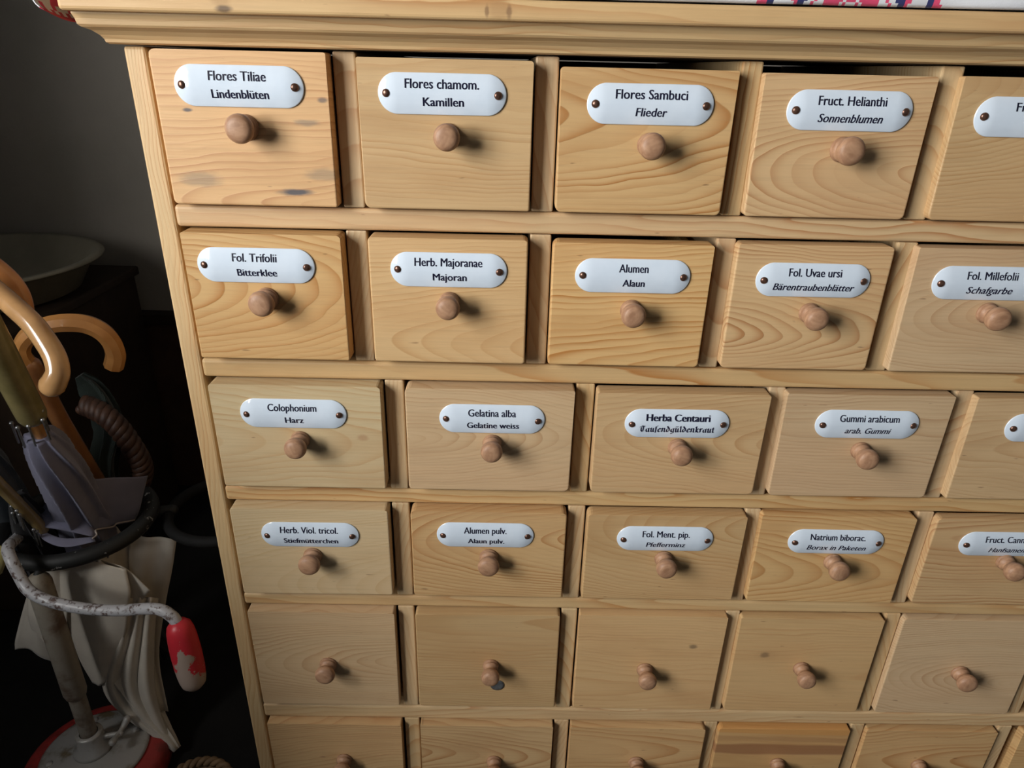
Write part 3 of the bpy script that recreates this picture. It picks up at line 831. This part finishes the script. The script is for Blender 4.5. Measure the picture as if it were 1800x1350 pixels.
# the light cane crook in front
b0 = at(65, 920, 0.25)
ua = umbrella(b0, 'closed black umbrella with thick light cane crook handle, nearest the camera at the left edge')
shaft = [(75, 930, 0.26), (40, 893, 0.235), (-10, 843, 0.20), (-70, 780, 0.155), (-120, 722, 0.115)]
crook = [(-120, 722, 0.115), (-148, 675, 0.105), (-155, 620, 0.098), (-142, 565, 0.092), (-108, 518, 0.088), (-62, 497, 0.085), (-25, 500, 0.080), (3, 520, 0.072), (27, 541, 0.063), (56, 568, 0.052), (79, 598, 0.042), (96, 627, 0.034), (102, 652, 0.028), (97, 668, 0.026), (92, 677, 0.026)]
tube('shaft', [at(*q) for q in shaft], 0.0088, M['shaft_olive'], ua, 14, 5, b0)
tube('crook_handle', [at(*q) for q in crook], lambda t: 0.0112 + 0.0016 * max(0, (t - 0.85) / 0.15), M['cane'], ua, 22, 6, b0)
bm = bmesh.new()
canopy_into(bm, [(at(30, 872, 0.235) - b0, 0.012), (at(48, 905, 0.26) - b0, 0.024), (at(68, 945, 0.295) - b0, 0.034), (at(92, 1010, 0.33) - b0, 0.034), (at(120, 1110, 0.345) - b0, 0.024), (Vector((-0.40, 0.345, 0.05)) - b0, 0.008)], 7, 0.3, 0.8)
obj('canopy', bm, M['black'], ua)
for (u, v, Y) in ((20, 890, 0.222), (29, 898, 0.216), (59, 931, 0.235), (65, 934, 0.24), (34, 905, 0.218), (22, 902, 0.225)):
    q = at(u, v, Y)
    bm = bmesh.new()
    tube_into(bm, [q - b0, at(u + 9, v + 26, Y + 0.025) - b0], 0.0018, 8)
    bmesh.ops.create_uvsphere(bm, u_segments=10, v_segments=8, radius=0.0028, matrix=Matrix.Translation(q - b0))
    obj('rib_tip', bm, M['steel'], ua, None, True)

# the orange crook
b1 = at(100, 730, 0.30)
ub = umbrella(b1, 'umbrella with orange-brown faceted wooden crook and red-brown shaft, behind the light cane crook')
sh = [(56, 642, 0.255), (78, 685, 0.275), (103, 733, 0.30), (130, 778, 0.33), (157, 822, 0.36), (190, 875, 0.40)]
tube('shaft', [at(*q) for q in sh], 0.0125, M['shaft_brown'], ub, 10, 5, b1)
ck = [(56, 642, 0.255), (42, 626, 0.25), (39, 609, 0.25), (48, 593, 0.25), (66, 579, 0.252), (92, 570, 0.255), (122, 567, 0.26), (152, 570, 0.265), (178, 582, 0.27), (195, 600, 0.275), (203, 622, 0.28), (201, 638, 0.28), (199, 645, 0.28)]
bm = bmesh.new()
path = smooth_path([at(*q) for q in ck], 6)
tube_into(bm, [p - b1 for p in path], lambda t: 0.0100 + 0.0032 * min(1, t * 2), 8, False, 0.2)
bmesh.ops.bevel(bm, geom=[e for e in bm.edges if e.is_manifold and e.calc_face_angle(0) > 0.5], offset=0.0012, segments=2, affect='EDGES')
obj('crook_handle', bm, M['cane_orange'], ub)

# the reddish crook at the picture's left edge
b2 = at(-30, 470, 0.13)
uc = umbrella(b2, 'umbrella with reddish wooden crook partly seen above the light cane crook')
tube('crook_handle', [at(*q) for q in [(-150, 560, 0.12), (-140, 500, 0.12), (-100, 458, 0.12), (-55, 448, 0.12), (-20, 460, 0.125), (4, 477, 0.13), (24, 497, 0.135), (38, 520, 0.14), (44, 545, 0.145), (42, 560, 0.145)]], 0.0095, M['cane_red'], uc, 16, 5, b2)
tube('shaft', [at(*q) for q in [(-150, 560, 0.12), (-130, 640, 0.15), (-80, 760, 0.22), (-20, 880, 0.30)]], 0.0075, M['shaft_brown'], uc, 12, 5, b2)
bm = bmesh.new()
canopy_into(bm, [(at(-62, 760, 0.225) - b2, 0.010), (at(-30, 800, 0.26) - b2, 0.024), (at(2, 850, 0.31) - b2, 0.030), (at(35, 925, 0.35) - b2, 0.030), (at(75, 1040, 0.40) - b2, 0.022), (Vector((-0.46, 0.40, 0.04)) - b2, 0.006)], 6, 0.3, 0.6)
obj('canopy', bm, M['bluegrey'], uc)

# the violet-grey umbrella with the olive grip
b3 = at(62, 742, 0.19)
ud = umbrella(b3, 'loosely closed violet-grey umbrella with straight olive grip and silver rib tips')
tube('grip', [at(-40, 545, 0.10), at(-5, 612, 0.125), at(28, 676, 0.155), at(55, 728, 0.18)], 0.0180, M['olive'], ud, 24, 5, b3)
tube('shaft', [at(58, 735, 0.185), at(80, 780, 0.21), at(140, 900, 0.30), at(168, 975, 0.345)], 0.0090, M['cane_orange'], ud, 14, 4, b3)
bm = bmesh.new()
secs = [(at(70, 762, 0.20) - b3, 0.019), (at(84, 786, 0.215) - b3, 0.029), (at(102, 815, 0.235) - b3, 0.034), (at(120, 850, 0.26) - b3, 0.036), (at(138, 890, 0.29) - b3, 0.038), (at(152, 925, 0.32) - b3, 0.042), (at(165, 975, 0.335) - b3, 0.038), (at(185, 1060, 0.335) - b3, 0.026), (Vector((-0.335, 0.335, 0.12)) - b3, 0.010)]
canopy_into(bm, secs, 8, 0.30, 1.6, 112, 6)
# panel spread to the right, and the fold curled over the hoop
rows = [[at(105, 800, 0.245), at(150, 838, 0.285), at(205, 840, 0.33), at(259, 836, 0.37)],
        [at(108, 832, 0.25), at(150, 866, 0.285), at(203, 868, 0.325), at(252, 868, 0.362)],
        [at(112, 868, 0.265), at(152, 898, 0.285), at(199, 900, 0.32), at(245, 896, 0.355)],
        [at(120, 900, 0.28), at(160, 931, 0.287), at(198, 925, 0.318), at(236, 914, 0.35)]]
sheet_into(bm, [[p - b3 for p in r] for r in rows], 24, 24, 0.0012, 0.002, 2.0)
rows = [[at(62, 905, 0.262), at(75, 925, 0.255), at(110, 932, 0.258), at(165, 944, 0.27)],
        [at(72, 895, 0.28), at(100, 900, 0.272), at(135, 912, 0.272), at(168, 938, 0.277)],
        [at(98, 862, 0.258), at(110, 872, 0.265), at(140, 890, 0.275), at(168, 934, 0.284)]]
sheet_into(bm, [[p - b3 for p in r] for r in rows], 18, 14, 0.0012)
rows = [[at(64, 908, 0.262), at(70, 928, 0.258), at(110, 946, 0.26), at(165, 944, 0.275)],
        [at(66, 930, 0.252), at(78, 950, 0.25), at(115, 962, 0.25), at(168, 952, 0.268)]]
sheet_into(bm, [[p - b3 for p in r] for r in rows], 18, 8, 0.0012)
obj('canopy', bm, M['purple'], ud, None, True)
tube('hem', [at(163, 946, 0.268), at(170, 940, 0.276), at(168, 932, 0.281), at(180, 929, 0.295), at(198, 926, 0.314), at(206, 920, 0.32), at(222, 917, 0.332), at(236, 914, 0.345)], 0.0014, M['hem'], ud, 8, 5, b3)
for (u, v, Y, w_) in ((20, 744, 0.178, 0), (31, 752, 0.168, 0), (50, 749, 0.166, 0), (73, 722, 0.176, 0), (75, 738, 0.172, 0)):
    q = at(u, v, Y); e = at(u + 13, v + 34, Y + 0.022)
    bm = bmesh.new()
    tube_into(bm, [q - b3, e - b3], 0.0016, 8)
    bmesh.ops.create_uvsphere(bm, u_segments=12, v_segments=8, radius=0.0030, matrix=Matrix.Translation(q - b3))
    obj('rib_tip', bm, M['steel'], ud, None, True)

# the beige umbrella hanging below the hoop
b4 = at(200, 1000, 0.33)
ue = umbrella(b4, 'loosely folded beige umbrella hanging below the black hoop, tip near the floor')
tip = Vector((-0.262, 0.237, 0.02))
bm = bmesh.new()
secs = [(at(150, 905, 0.375) - b4, 0.030), (at(165, 960, 0.352) - b4, 0.060), (at(178, 1030, 0.335) - b4, 0.066), (at(195, 1100, 0.320) - b4, 0.056), (at(222, 1180, 0.300) - b4, 0.043), (at(262, 1255, 0.27) - b4, 0.026), (tip - b4, 0.008)]
canopy_into(bm, secs, 6, 0.38, 0.9, 120, 6, 1.1)
def sh_(rows, n=18, m=18, rp=0.0, fq=2.0):
    sheet_into(bm, [[at(*p) - b4 for p in r] for r in rows], n, m, 0.0014, rp, fq)
sh_([[(228, 942, 0.355), (268, 944, 0.36), (311, 947, 0.365)], [(226, 990, 0.345), (262, 995, 0.352), (303, 1000, 0.358)], [(232, 1060, 0.33), (260, 1070, 0.34), (291, 1062, 0.345)], [(240, 1140, 0.31), (262, 1150, 0.318), (280, 1155, 0.32)], [(268, 1250, 0.27), (284, 1250, 0.274), (296, 1250, 0.278)]], 18, 24, 0.002, 2.0)
sh_([[(70, 990, 0.265), (95, 992, 0.26), (125, 995, 0.262)], [(45, 1050, 0.262), (82, 1060, 0.25), (120, 1060, 0.255)], [(27, 1120, 0.262), (70, 1115, 0.25), (118, 1120, 0.258)], [(28, 1140, 0.265), (70, 1150, 0.255), (128, 1178, 0.265)]], 18, 18, 0.004, 1.5)
sh_([[(50, 1050, 0.25), (60, 1050, 0.245), (75, 1055, 0.25)], [(50, 1085, 0.247), (66, 1090, 0.238), (90, 1095, 0.25)], [(60, 1112, 0.25), (78, 1120, 0.243), (100, 1130, 0.255)], [(90, 1140, 0.255), (104, 1158, 0.252), (125, 1170, 0.26)]], 14, 14)
sh_([[(84, 988, 0.262), (150, 984, 0.255), (222, 1000, 0.262)], [(92, 1030, 0.258), (160, 1028, 0.248), (229, 1040, 0.256)], [(104, 1072, 0.256), (165, 1070, 0.247), (227, 1066, 0.256)]], 20, 18, 0.002, 1.0)
sh_([[(104, 1066, 0.259), (165, 1066, 0.252), (226, 1062, 0.259)], [(122, 1110, 0.262), (170, 1115, 0.254), (222, 1110, 0.262)], [(140, 1160, 0.268), (172, 1165, 0.258), (206, 1150, 0.266)], [(164, 1200, 0.272), (174, 1206, 0.262), (190, 1192, 0.268)]], 20, 24, 0.0015, 1.0)
sh_([[(178, 985, 0.270), (222, 1000, 0.266), (264, 1038, 0.272)], [(190, 1000, 0.272), (220, 1020, 0.268), (254, 1050, 0.275)], [(205, 1064, 0.275), (222, 1064, 0.272), (238, 1066, 0.279)]], 18, 12)
for q0 in (0, 1, 2):
    o_ = q0 * 19
    sh_([[(216 + o_, 1050, 0.285 + 0.006 * q0), (226 + o_, 1050, 0.268 + 0.006 * q0), (240 + o_, 1052, 0.282 + 0.006 * q0)], [(202 + o_ * 1.1, 1120, 0.28 + 0.006 * q0), (214 + o_ * 1.1, 1122, 0.262 + 0.006 * q0), (230 + o_ * 1.1, 1122, 0.277 + 0.006 * q0)],
         [(180 + o_ * 1.6, 1205, 0.272), (194 + o_ * 1.6, 1205, 0.258), (212 + o_ * 1.6, 1205, 0.27)], [(222 + o_ * 1.1, 1262, 0.256), (230 + o_ * 1.1, 1260, 0.25), (246 + o_ * 1.0, 1258, 0.258)], [(292, 1308, 0.246), (298, 1308, 0.242), (304, 1306, 0.246)]], 14, 30)
obj('canopy', bm, M['beige'], ue, None, True)
tube('shaft', [at(140, 780, 0.43), at(150, 905, 0.375), at(178, 1030, 0.335), at(195, 1100, 0.32)], 0.006, M['shaft_brown'], ue, 12, 5, b4)

# plaited cane handle in the shadow
b5 = at(220, 780, 0.42)
uf = umbrella(b5, 'dark umbrella with plaited brown cane handle in the shadow behind the violet-grey umbrella')
pth = smooth_path([at(*q) for q in [(150, 712, 0.43), (172, 722, 0.425), (195, 738, 0.42), (215, 760, 0.42), (234, 788, 0.42), (247, 812, 0.425), (250, 835, 0.43), (240, 860, 0.43)]], 10)
bm = bmesh.new()
n_ = len(pth)
for s_ in range(3):
    hp = []
    for i, p in enumerate(pth):
        t = (pth[min(i + 1, n_ - 1)] - pth[max(i - 1, 0)]).normalized()
        u_ = t.cross(Vector((0, 1, 0))).normalized(); v_ = t.cross(u_)
        a = i * 0.55 + s_ * 2 * math.pi / 3
        hp.append(p - b5 + (u_ * math.cos(a) + v_ * math.sin(a)) * 0.0105)
    tube_into(bm, hp, 0.0085, 10)
obj('plaited_handle', bm, M['plait'], uf, None, True)
bm = bmesh.new()
canopy_into(bm, [(at(250, 856, 0.432) - b5, 0.012), (at(236, 905, 0.42) - b5, 0.03), (at(226, 960, 0.41) - b5, 0.034), (at(250, 1080, 0.40) - b5, 0.03), (Vector((-0.30, 0.40, 0.05)) - b5, 0.006)], 7, 0.3, 0.9)
obj('canopy', bm, M['black'], uf)

# dark green umbrella behind the orange crook
b6 = at(160, 680, 0.50)
ug = umbrella(b6, 'closed dark green umbrella seen through the orange crook, deep in shadow')
bm = bmesh.new()
canopy_into(bm, [(at(140, 660, 0.50) - b6, 0.010), (at(158, 680, 0.50) - b6, 0.022), (at(180, 715, 0.48) - b6, 0.026), (at(192, 760, 0.44) - b6, 0.026), (at(190, 860, 0.42) - b6, 0.022), (Vector((-0.36, 0.42, 0.05)) - b6, 0.006)], 8, 0.32, 1.0)
obj('canopy', bm, M['green'], ug)

# yellow cloth bag at the left edge
b7 = at(-20, 1000, 0.22)
bm = bmesh.new()
sheet_into(bm, [[at(*p) - b7 for p in r] for r in ([(-60, 950, 0.23), (-20, 955, 0.215), (13, 962, 0.225)], [(-55, 985, 0.225), (-20, 985, 0.21), (11, 985, 0.22)], [(-50, 1030, 0.23), (-22, 1025, 0.215), (1, 1005, 0.225)])], 10, 10, 0.003, 0.002, 2.0)
tag(obj('yellow_cloth', bm, M['yellow'], None, b7, True), 'scrap of yellow cloth hanging over the hoop at the left edge of the picture', 'cloth')

# ------------------------------------------------------------------ round brown basket on the floor
KC = Vector((-0.152, 0.085, 0.0))
bk = thing('basket', KC, 'round brown wicker basket on the dark floor beside the red base', 'basket')
bm = bmesh.new()
lathe_into(bm, [(0, 0.001), (0.045, 0.001), (0.048, 0.004), (0.056, 0.118), (0.050, 0.118), (0.042, 0.008), (0, 0.008)], 40)
obj('basket_body', bm, M['wicker'], bk, None, True)
bm = bmesh.new()
for s_ in range(2):
    hp = [Vector((math.cos(a) * (0.054 + 0.0035 * math.cos(14 * a + s_ * math.pi)), math.sin(a) * (0.054 + 0.0035 * math.cos(14 * a + s_ * math.pi)), 0.121 + 0.0035 * math.sin(14 * a + s_ * math.pi))) for a in [2 * math.pi * i / 160 for i in range(161)]]
    tube_into(bm, hp, 0.0045, 8)
obj('plaited_rim', bm, M['wicker'], bk, None, True)

# ------------------------------------------------------------------ chest with basin and box by the back wall
ch = thing('wooden_chest', (-0.86, 0.85, 0), 'dark wooden chest standing against the back wall, carrying the cream basin', 'chest')
obj_base = Vector((-0.86, 0.85, 0))
box('body', -1.045, -0.635, 0.60, 1.105, 0.0005, 0.655, M['darkwood'], ch, 0.004, 2, obj_base)
box('lid', -1.048, -0.622, 0.585, 1.108, 0.6552, 0.678, M['darkwood'], ch, 0.005, 2, obj_base)
BC = Vector((-0.845, 0.845, 0.6785))
bm = bmesh.new()
lathe_into(bm, [(0, 0.0), (0.17, 0.0), (0.20, 0.006), (0.238, 0.072), (0.252, 0.0755), (0.256, 0.0725), (0.259, 0.0755), (0.254, 0.080), (0.236, 0.078), (0.192, 0.010), (0, 0.006)], 64)
tag(obj('basin', bm, M['cream'], None, BC, True), 'shallow cream enamel basin on the dark chest by the back wall', 'basin')

# ------------------------------------------------------------------ unseen settle, added to shade the cabinet's lower left corner
CB = Vector((-0.665, -0.72, 0.0))
chb = thing('occluder', CB, 'unseen dark wooden settle added as bench by the window, in front of the cabinet', 'occluder')
box('seat', -0.965, -0.365, -0.97, -0.565, 0.42, 0.45, M['darkwood'], chb, 0.006, 2, CB)
box('backrest', -0.964, -0.366, -0.562, -0.538, 0.15, 1.015, M['darkwood'], chb, 0.006, 2, CB)
for x_ in (-0.985, -0.345):
    box('side_post', x_ - 0.018, x_ + 0.018, -0.568, -0.532, 0.0005, 1.02, M['darkwood'], chb, 0.004, 2, CB)
    box('leg', x_ - 0.018, x_ + 0.018, -0.97, -0.934, 0.0005, 0.4498, M['darkwood'], chb, 0.004, 2, CB)
